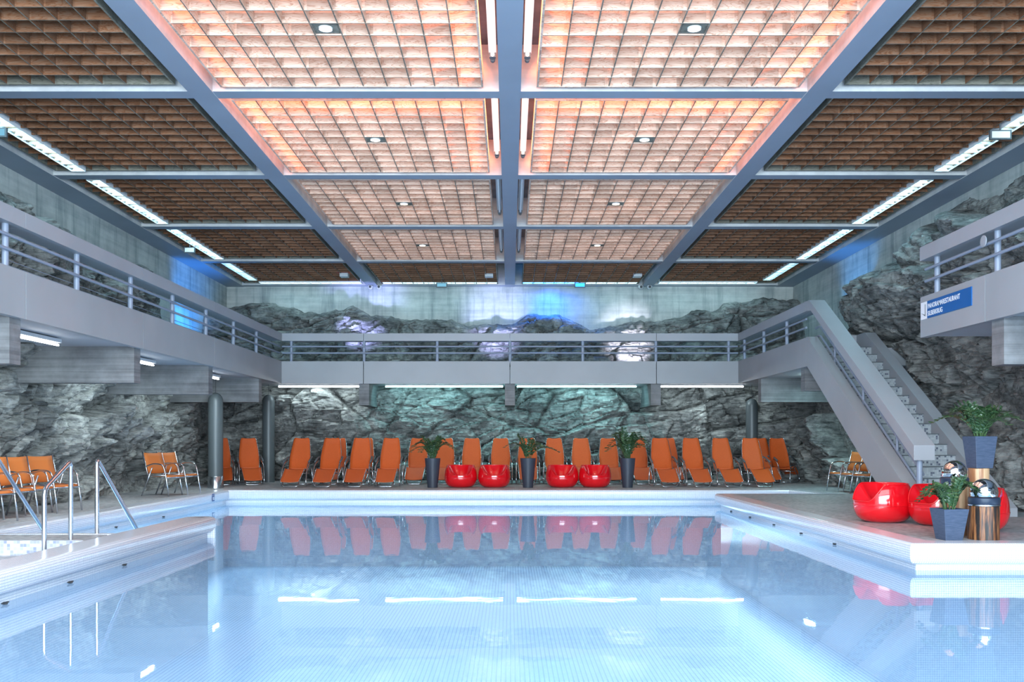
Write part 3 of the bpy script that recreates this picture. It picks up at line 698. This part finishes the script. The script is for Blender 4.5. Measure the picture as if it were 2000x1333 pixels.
# left: u = D, v = Z
def left_prof(U, V):
    lo = interp(U, [0, 12, 13.5, 16, 19, 20.5, 27], [.5, .42, .38, .42, .40, .12, .08])
    up = interp(U, [0, 14, 20, 21.2, 24.6, 26.6], [.5, .45, .4, .1, .1, .3])
    return lo*(1-smooth(2.2, 3.0, V))+up*smooth(2.2, 3.0, V)
build_rock(3, 26.4, -.1, 5.34, .034, .034, lambda U: interp(U, [0, 13, 14.2, 15.2, 16.2, 17.2, 18.5, 20.5, 21.3, 21.8, 24.0, 24.6, 26.6], [5.1, 5.15, 5.0, 4.85, 4.65, 4.7, 4.65, 4.8, 4.5, 3.1, 2.9, 4.3, 4.75]),
           left_prof, lambda U, V, P: np.stack([-XW+P, U, V], -1), 'rock_face', 'craggy pale grey rock face along the left wall behind the chairs', 23)
def right_prof(U, V):
    lo = interp(U, [0, 10, 12, 14, 17, 19.5, 20.5, 27], [.35, .3, .15, .05, .10, .12, .3, .5])
    up = interp(U, [0, 14, 17, 18.5, 20, 21.2, 21.5, 26.6], [.35, .35, .45, .9, .85, .4, .0, .0])
    return lo*(1-smooth(2.6, 3.4, V))+up*smooth(2.6, 3.4, V)
build_rock(5, 26.4, -.1, 5.34, .034, .034, lambda U: interp(U, [0, 16.2, 17.4, 18.0, 18.3, 19.0, 20.6, 21.2, 21.6, 24.8, 25.8, 26.6], [5.3, 5.2, 5.25, 4.9, 4.5, 4.65, 4.7, 4.3, 2.9, 2.7, 4.5, 5.0]),
           right_prof, lambda U, V, P: np.stack([XW-P, U, V], -1), 'rock_face', 'massive grey rock outcrop along the right wall beside the staircase', 41)
# flat boulders lying on the ledge of the back rock
# ------------------------------------------------------------------ upper wall spot lamps
for i, (x, pw, col, z, tz) in enumerate(((-4.05, 70, (.42, .45, 1), 3.2, 4.5), (-.35, 70, (.50, .52, 1), 3.1, 4.1), (3.3, 80, (.82, .80, 1), 2.95, 3.7))):
    th = thing('floodlight', 'small dark floodlight shining up the back rock, %s of three' % ['leftmost', 'middle', 'rightmost'][i], 'floodlight', (x, 24.6, 2.86), group='floodlights on the back gallery')
    b = MB(); b.box(-.12, .12, -.05, .05, .1, .24); b.build('lamp_body', mt['darkgrey'], th, bevel=.01)
    b = MB(); b.box(-.14, -.125, -.02, .02, 0, .2); b.box(.125, .14, -.02, .02, 0, .2); b.box(-.14, .14, -.03, .03, 0, .015); b.build('bracket', mt['dark'], th)
    spot('flood_beam', (x, 24.75, 3.15), (x, 26.2, tz), pw*8, col, 56, .9, .08)
spot('blue_beam', (1.1, 25.75, 5.3), (1.1, 26.6, 4.75), 130, (.0, .14, 1), 75, .8, .08)
spot('blue_beam', (-6.7, 22.6, 3.0), (-7.9, 23.3, 4.4), 500, (.02, .28, 1), 75, .8, .08)
spot('blue_beam', (6.9, 21.6, 3.2), (7.9, 21.6, 4.6), 260, (.05, .35, 1), 75, .8, .08)
# unseen fill lights added under water to brighten the basin and surface
for loc, sx, tg in (((-6.1, 11, -.95), 18, (0, 11, -1.0)), ((4.18, 14.4, -.95), 8.6, (0, 14.4, -1.0)), ((7.9, 5.6, -.95), 7.5, (0, 5.6, -1.0)), ((0, 20.44, -.95), 11, (0, 10, -1.0))):
    area('pool_fill', loc, sx, .35, 10.5*sx, (.54, .81, 1), tg)
area('gallery_wash', (0, 24.3, 3.0), 13, .2, 30, (.35, .92, 1), (0, 26.4, 4.0))
# ------------------------------------------------------------------ loungers
def make_lounger(name, label):
    th = thing('sun_lounger', label, 'sun lounger', group='orange sun loungers')
    # side profile: (y, z, half width); front of the lounger is -y
    pts = [(.74, 1.135, .150), (.725, 1.10, .185), (.69, 1.0, .200), (.62, .85, .222), (.53, .66, .240), (.44, .50, .232), (.36, .40, .225), (.24, .36, .225), (.10, .385, .228), (.0, .415, .230), (-.07, .40, .228), (-.30, .28, .222), (-.52, .165, .215), (-.56, .15, .20)]
    def smoothp(p, n=3):
        out = []
        P = [Vector(q) for q in p]
        for i in range(len(P)-1):
            a = P[max(i-1, 0)]; b_ = P[i]; c = P[i+1]; d = P[min(i+2, len(P)-1)]
            for k in range(n):
                t_ = k/n; out.append(.5*((2*b_)+(c-a)*t_+(2*a-5*b_+4*c-d)*t_*t_+(3*b_-a-3*c+d)*t_**3))
        out.append(P[-1]); return out
    sp = smoothp(pts); ib = max(i for i, p in enumerate(sp) if p.y > .40)
    def panel(seq, nm):
        vs = []; fs = []; nx = 6
        for p in seq:
            for i in range(nx+1):
                s_ = -1+2*i/nx; vs.append((s_*p.z, p.x, p.y-.018*(1-s_*s_)))
        m_ = nx+1
        for i in range(len(seq)-1):
            for k in range(nx): fs.append((i*m_+k, i*m_+k+1, (i+1)*m_+k+1, (i+1)*m_+k))
        b = MB(); b.add(vs, fs); o = b.build(nm, mt['orange'], th, smooth=True)
        sd = o.modifiers.new('thickness', 'SOLIDIFY'); sd.thickness = .016; return o
    kk = [i for i, p in enumerate(sp)]
    i1 = min(kk, key=lambda i: abs(sp[i].x-.36)); i2 = min(kk, key=lambda i: abs(sp[i].x-0))
    panel(sp[:i1+1], 'backrest'); panel(sp[i1:i2+1], 'seat'); panel(sp[i2:], 'leg_rest')
    for s in (-1, 1):
        b = MB(); b.tube([(s*(p.z+.004), p.x, p.y) for p in sp[::2]], .011, 6); b.build('side_tube', mt['steel'], th, smooth=True)
        # curved leg arch and rocker foot
        b = MB(); b.tube(fillet([(s*.27, .40, .60), (s*.285, .05, .52), (s*.29, -.12, .30), (s*.29, -.20, .02), (s*.29, .62, .02), (s*.28, .50, .42)], .16, 5), .014, 8); b.build('leg_arch', mt['steel'], th, smooth=True)
        b = MB(); b.tube(fillet([(s*.272, .56, .68), (s*.29, .45, .66), (s*.295, .12, .57)], .06), .022, 8); b.build('armrest', mt['darkgrey'], th, smooth=True)
    b = MB(); b.tube(fillet([(-.20, -.02, .39), (-.19, -.42, .13), (-.175, -.50, .02), (.175, -.50, .02), (.19, -.42, .13), (.20, -.02, .39)], .08, 5), .012, 8); b.build('foot_loop', mt['steel'], th, smooth=True)
    for q in ((.25, .30), (.50, .03)):
        b = MB(); b.tube([(-.29, *q), (.29, *q)], .012, 8); b.build('cross_bar', mt['steel'], th, smooth=True)
    return th
def hx(px, d): return (px-996)*d/1850
ordw = ['first', 'second', 'third', 'fourth', 'fifth', 'sixth', 'seventh', 'eighth', 'ninth', 'tenth']
L = []
for i, px in enumerate((590, 649.5, 707, 765)): L.append((hx(px, 22.85), 22.10, 0, 'orange lounger in the front row left of the planters, %s from left' % ordw[i]))
for i, px in enumerate((1290, 1350.5, 1408, 1466)): L.append((hx(px, 22.85), 22.10, .03, 'orange lounger in the front row right of the planters, %s from left' % ordw[i]))
for i, px in enumerate((818, 870, 922, 978, 1030, 1082, 1134, 1187, 1243)): L.append((hx(px, 24.2), 23.42, 0, 'orange lounger of the rear row behind the planters and red chairs, %s from left' % ordw[i]))
L.append((hx(661, 24.2), 23.45, 0, 'shaded orange lounger mostly hidden behind the second front lounger from the left'))
L.append((hx(714, 24.2), 23.45, 0, 'shaded orange lounger mostly hidden behind the third front lounger from the left'))
L.append((hx(1302, 24.2), 23.45, 0, 'shaded orange lounger mostly hidden behind the first front lounger right of the planters'))
L.append((hx(1482, 24.2), 23.45, 0, 'shaded orange lounger mostly hidden behind the rightmost front lounger'))
L.append((hx(443, 23.4), 23.0, .36, 'dark orange lounger turned right, beside the column at the left pool corner'))
L.append((hx(499, 23.4), 23.0, .36, 'dark orange lounger turned right, in front of the dark hanging column'))
L.append((7.05, 24.2, 2.55, 'dark orange lounger turned away, last one at the right end of the rear row'))
first = None
for (x, y, rz, lab) in L:
    if first is None:
        first = make_lounger('sun_lounger', lab); first.location = (x, y, 0); first.rotation_euler = (0, 0, rz)
    else: dup(first, (x, y, 0), rz, lab)
# ------------------------------------------------------------------ red ball chairs
def make_ball(label):
    th = thing('ball_chair', label, 'chair', group='red ball chairs')
    R, H = .375, .50; nseg, nr = 64, 26
    prof = []
    for i in range(nr+1):
        t_ = i/nr; z = H*t_
        # egg profile, widest at .23, flat foot, open top
        if z < .225: r = .20+(R-.20)*math.sqrt(max(0, 1-((.225-z)/.225)**2)) 
        else: r = .27+(R-.27)*math.sqrt(max(0, 1-((z-.225)/.30)**2)) 
        prof.append((r, z))
    vs = []; fs = []
    def rimz(a):   # lowered opening at the front (-y)
        d = abs((a+PI/2+PI) % (2*PI)-PI)
        f = 1-smooth(.48, 1.12, np.array(d))
        return H-.22*float(f)
    for (r, z) in prof:
        for k in range(nseg):
            a = 2*PI*k/nseg; zz = min(z, rimz(a))
            if zz < z: 
                r2 = (.27+(R-.27)*math.sqrt(max(0, 1-((zz-.225)/.30)**2)))
            else: r2 = r
            vs.append((r2*math.cos(a), r2*math.sin(a), zz))
    for i in range(nr):
        for k in range(nseg): fs.append((i*nseg+k, i*nseg+(k+1) % nseg, (i+1)*nseg+(k+1) % nseg, (i+1)*nseg+k))
    b = MB(); b.add(vs, fs); b.add([(.19*math.cos(2*PI*k/nseg), .19*math.sin(2*PI*k/nseg), .0) for k in range(nseg)], [tuple(range(nseg))])
    sh = b.build('shell', mt['red'], th, smooth=True)
    # seat bowl
    top = vs[nr*nseg:]
    rings = 8; v2 = list(top); f2 = []
    for j in range(1, rings+1):
        t_ = j/rings
        for k in range(nseg):
            x, y, z = top[k]; zz = z*(1-t_)**2+(.20)*(1-(1-t_)**2); s_ = (1-t_)*.97+.02
            v2.append((x*s_, y*s_, zz if z > .24 else min(z, zz)))
    for j in range(rings):
        for k in range(nseg): f2.append((j*nseg+k, j*nseg+(k+1) % nseg, (j+1)*nseg+(k+1) % nseg, (j+1)*nseg+k))
    b = MB(); b.add(v2, f2); b.build('seat_bowl', mt['red'], th, smooth=True)
    b = MB(); b.tube([(x*1.0, y*1.0, z) for x, y, z in top], .009, 8, closed=True); b.build('rim_bead', mt['red'], th, smooth=True)
    b = MB(); b.tube([(R*1.002*math.cos(2*PI*k/nseg), R*1.002*math.sin(2*PI*k/nseg), .225) for k in range(nseg)], .005, 6, closed=True); b.build('seam_bead', mt['red'], th, smooth=True)
    return th
BL = [(hx(900, 21.8), 21.75, 0, 'glossy red ball chair on the far deck, first from the left'), (hx(965.5, 21.8), 21.75, 0, 'glossy red ball chair on the far deck, second from the left'),
      (hx(1097.5, 21.8), 21.75, 0, 'glossy red ball chair on the far deck, third from the left'), (hx(1161.5, 21.8), 21.75, 0, 'glossy red ball chair on the far deck, rightmost there'),
      (hx(1725, 12.45), 12.45, -1.35, 'glossy red ball chair standing alone on the right deck block'), (hx(1836, 11.95), 11.95, -1.2, 'glossy red ball chair behind the small planter on the right deck'), (hx(1903, 11.2), 11.2, -.3, 'glossy red ball chair behind the striped log on the right deck')]
fb = None
for x, y, rz, lab in BL:
    if fb is None: fb = make_ball(lab); fb.location = (x, y, 0)
    else: dup(fb, (x, y, 0), rz, lab)
# ------------------------------------------------------------------ plants
def zz_plant(th, z0, spread, height, nst, seed, droop=.5, rad=.05):
    rg = random.Random(seed); lb = MB(); sb = MB()
    for i in range(nst):
        a = 2*PI*i/nst+rg.uniform(-.3, .3); f = rg.uniform(.25, 1.0)
        hgt = height*(1-.45*f)*rg.uniform(.8, 1.1); out = spread*f
        pts = []
        for k in range(9):
            t_ = k/8
            x = rad*rg.uniform(.9, 1.1)+out*(t_**1.5); z = z0+hgt*(math.sin(min(t_, 1)*PI*(.5+.28*f*droop*2))) if f > .45 else z0+hgt*t_
            pts.append(Vector((x*math.cos(a), x*math.sin(a), z)))
        sb.tube(pts, [.007-.005*k/8 for k in range(9)], 5)
        n = 12
        for k in range(2, n+1):
            t_ = k/n*8; i0 = min(int(t_), 7); p = pts[i0].lerp(pts[i0+1], t_-i0); d = (pts[i0+1]-pts[i0]).normalized()
            side = d.cross(Vector((0, 0, 1))); side = side.normalized() if side.length > .05 else Vector((math.cos(a+1.57), math.sin(a+1.57), 0))
            up = side.cross(d).normalized()
            for s in (-1, 1):
                ln = (.105-.035*abs(k/n-.5)*1.6)*rg.uniform(.8, 1.15)*(height/.55)**.5; wd = ln*.25
                dr = (side*s*.85+d*.55+up*rg.uniform(-.05, .35)).normalized(); wv = dr.cross(up).normalized(); nn = dr.cross(wv).normalized()
                q = [p, p+dr*ln*.3+wv*wd*.8-nn*.0, p+dr*ln*.62+wv*wd, p+dr*ln-nn*ln*.08, p+dr*ln*.62-wv*wd, p+dr*ln*.3-wv*wd*.8]
                mid1, mid2 = p+dr*ln*.3+nn*wd*.3, p+dr*ln*.62+nn*wd*.3
                lb.add([q[0], q[1], q[2], q[3], q[4], q[5], mid1, mid2], [(0, 1, 6), (1, 2, 7, 6), (2, 3, 7), (3, 4, 7), (4, 5, 6, 7), (5, 0, 6)])
    sb.build('stems', mt['stem'], th, smooth=True); o = lb.build('leaves', mt['leaf'], th); o['kind'] = 'stuff'
    return th
far = [(846, 'left of the red ball chairs', 3, .52, .52), (1031, 'between the two pairs of red ball chairs', 8, .66, .50), (1224, 'right of the red ball chairs', 14, .56, .64)]
for px, nm, sd, sp_, hg in far:
    th = thing('potted_plant', 'tall round anthracite planter with a zz plant, %s' % nm, 'potted plant', (hx(px, 21.7), 21.55, 0), group='tall planters on the far deck')
    b = MB(); b.lathe([(.115, 0), (.178, .655), (.18, .67), (.165, .67), (.160, .62)], seg=32, caps=False); b.lathe([(.114, .0), (.114, .004)], seg=32); b.build('planter', mt['pot'], th, smooth=True, auto=40)
    b = MB(); b.lathe([(.163, .62), (.163, .625)], seg=24); b.build('soil', mt['soil'], th)
    zz_plant(th, .62, sp_, hg+.12, 20 if sd != 8 else 12, sd)
def square_pot(th, h, wt, wb_, mat):
    b = MB(); a, c = wb_/2, wt/2; i = c-.02
    vs = [(-a, -a, 0), (a, -a, 0), (a, a, 0), (-a, a, 0), (-c, -c, h), (c, -c, h), (c, c, h), (-c, c, h), (-i, -i, h), (i, -i, h), (i, i, h), (-i, i, h), (-i, -i, h-.04), (i, -i, h-.04), (i, i, h-.04), (-i, i, h-.04)]
    b.add(vs, [(0, 3, 2, 1), (0, 1, 5, 4), (1, 2, 6, 5), (2, 3, 7, 6), (3, 0, 4, 7), (4, 5, 9, 8), (5, 6, 10, 9), (6, 7, 11, 10), (7, 4, 8, 11), (8, 9, 13, 12), (9, 10, 14, 13), (10, 11, 15, 14), (11, 8, 12, 15)])
    b.build('planter', mat, th, bevel=.004)
    b = MB(); b.box(-i, i, -i, i, h-.05, h-.035); b.build('soil', mt['soil'], th)
th = thing('potted_plant', 'small square slate planter with a zz plant at the corner of the right deck', 'potted plant', (hx(1852, 10.2), 10.18, 0), .12)
square_pot(th, .335, .285, .195, mt['pot2']); zz_plant(th, .30, .36, .42, 15, 21, .6)
th = thing('potted_plant', 'square slate planter with a wide zz plant standing on the tall log', 'potted plant', (hx(1911, 11.05), 11.02, .745), .1)
square_pot(th, .37, .27, .20, mt['pot2']); zz_plant(th, .34, .50, .46, 26, 33, .45)
# ------------------------------------------------------------------ logs
def log_lamp(x, y, r, h, mat, label, cm):
    th = thing('log_fire_bowl', label, 'log stool', (x, y, 0), group='logs topped with polished metal balls')
    rg = random.Random(int(x*100)); seg = 40; vs = []; fs = []
    rad = [1+.025*math.sin(5*2*PI*k/seg+1)+.018*math.sin(9*2*PI*k/seg+2)+rg.uniform(-.008, .008) for k in range(seg)]
    zs = np.linspace(0, h, 8)
    for z in zs:
        for k in range(seg):
            a = 2*PI*k/seg; q = r*rad[k]*(1+.01*math.sin(z*9+k*.3)); vs.append((q*math.cos(a), q*math.sin(a), z))
    for i in range(7):
        for k in range(seg): fs.append((i*seg+k, i*seg+(k+1) % seg, (i+1)*seg+(k+1) % seg, (i+1)*seg+k))
    fs += [tuple(range(seg))[::-1], tuple(7*seg+k for k in range(seg))]
    b = MB(); b.add(vs, fs); b.build('log', mat, th, smooth=True, auto=50)
    b = MB(); b.lathe([(r*.98, h+.0), (r*1.03, h+.005), (r*1.03, h+.018), (r*.98, h+.02)], seg=40); b.build('steel_ring', mt['steel'], th, smooth=True, auto=40)
    b = MB(); b.lathe([(r*.99, h+.02), (r*1.02, h+.03), (r*1.02, h+.085), (r*.96, h+.095), (r*.4, h+.095)], seg=40); b.build('collar', mt['collar'], th, smooth=True, auto=40)
    R = r*.90
    pr = [(R*math.cos(a), h+.095+.05+R*math.sin(a)*1.05) for a in np.linspace(-.30, PI/2-.01, 16)]
    b = MB(); b.lathe(pr, seg=48); b.build('metal_ball', cm, th, smooth=True, auto=60)
    return th
log_lamp(hx(1919, 10.25), 10.22, .157, .36, mt['log'], 'short dark-striped log topped by a polished metal ball, front of the group', mt['chrome'])
log_lamp(hx(1862, 10.75), 10.72, .150, .555, mt['log2'], 'taller pale log topped by a coppery polished ball, behind the small planter', mt['copperchrome'])
b = MB()
b.lathe([(.112, 0), (.118, .1), (.110, .4), (.112, .74), (.105, .745)], seg=28)
tag(b.build('log_pedestal', mt['log2'], loc=(hx(1910, 11.05), 11.03, 0), smooth=True, auto=50), 'tall slim pale log pedestal carrying a square slate planter', 'log pedestal')
# ------------------------------------------------------------------ armchairs
def make_armchair(label, mat):
    th = thing('sling_armchair', label, 'armchair', group='orange sling armchairs')   # faces +x
    W = .25
    vs = []; fs = []
    def sheet(pr, nm):
        vs = []; fs = []
        for x, z in pr:
            for i in range(5):
                s_ = -1+i/2; vs.append((x, s_*(W-.02), z-.012*(1-s_*s_)))
        for i in range(len(pr)-1):
            for k in range(4): fs.append((i*5+k, i*5+k+1, (i+1)*5+k+1, (i+1)*5+k))
        b = MB(); b.add(vs, fs); o = b.build(nm, mat, th, smooth=True); sd = o.modifiers.new('thickness', 'SOLIDIFY'); sd.thickness = .02
    sheet([(-.36, .83), (-.345, .76), (-.31, .64), (-.27, .54), (-.235, .44)], 'backrest')
    sheet([(-.22, .41), (-.1, .395), (.05, .40), (.17, .41), (.225, .40), (.24, .37)], 'seat')
    for s in (-1, 1):
        b = MB(); b.tube(fillet([(-.37, s*W, .85), (-.24, s*W, .43), (-.22, s*W, .395), (.2, s*W, .40)], .05), .013, 8); b.build('side_tube', mt['steel'], th, smooth=True)
        b = MB(); b.tube(fillet([(-.29, s*W, .56), (-.10, s*(W+.015), .63), (.16, s*(W+.015), .61), (.22, s*(W+.01), .40), (.29, s*(W+.01), 0)], .10, 6), .013, 8); b.build('leg', mt['steel'], th, smooth=True)
        b = MB(); b.tube([(-.12, s*(W+.005), .55), (-.38, s*(W+.01), 0)], .013, 8); b.build('leg', mt['steel'], th, smooth=True)
    for q in ((.24, .36), (-.24, .39)):
        b = MB(); b.tube([(q[0], -W, q[1]), (q[0], W, q[1])], .011, 8); b.build('cross_bar', mt['steel'], th, smooth=True)
    return th
AC = [(-6.90, 12.45, -.45, 'orange sling armchair by the left rock, cut by the picture edge, nearest of four'), (-6.94, 13.08, -.45, 'orange sling armchair by the left rock, second nearest of four'), (-6.98, 13.72, -.45, 'orange sling armchair by the left rock, third nearest of four'), (-6.93, 14.4, -.45, 'orange sling armchair by the left rock, farthest of four'),
      (-6.65, 18.35, -.40, 'orange sling armchair of the pair beyond the pool handrails, left one'), (-6.60, 18.95, -.40, 'orange sling armchair of the pair beyond the pool handrails, right one'),
      (7.08, 19.95, PI+.35, 'small orange armchair behind the staircase, leftmost of three'), (7.13, 19.4, PI+.35, 'small orange armchair behind the staircase, middle of three'), (7.18, 18.85, PI+.35, 'small orange armchair behind the staircase, rightmost of three')]
fc = None
for x, y, rz, lab in AC:
    if fc is None: fc = make_armchair(lab, mt['orange2']); fc.location = (x, y, 0); fc.rotation_euler = (0, 0, rz)
    else: dup(fc, (x, y, 0), rz, lab)
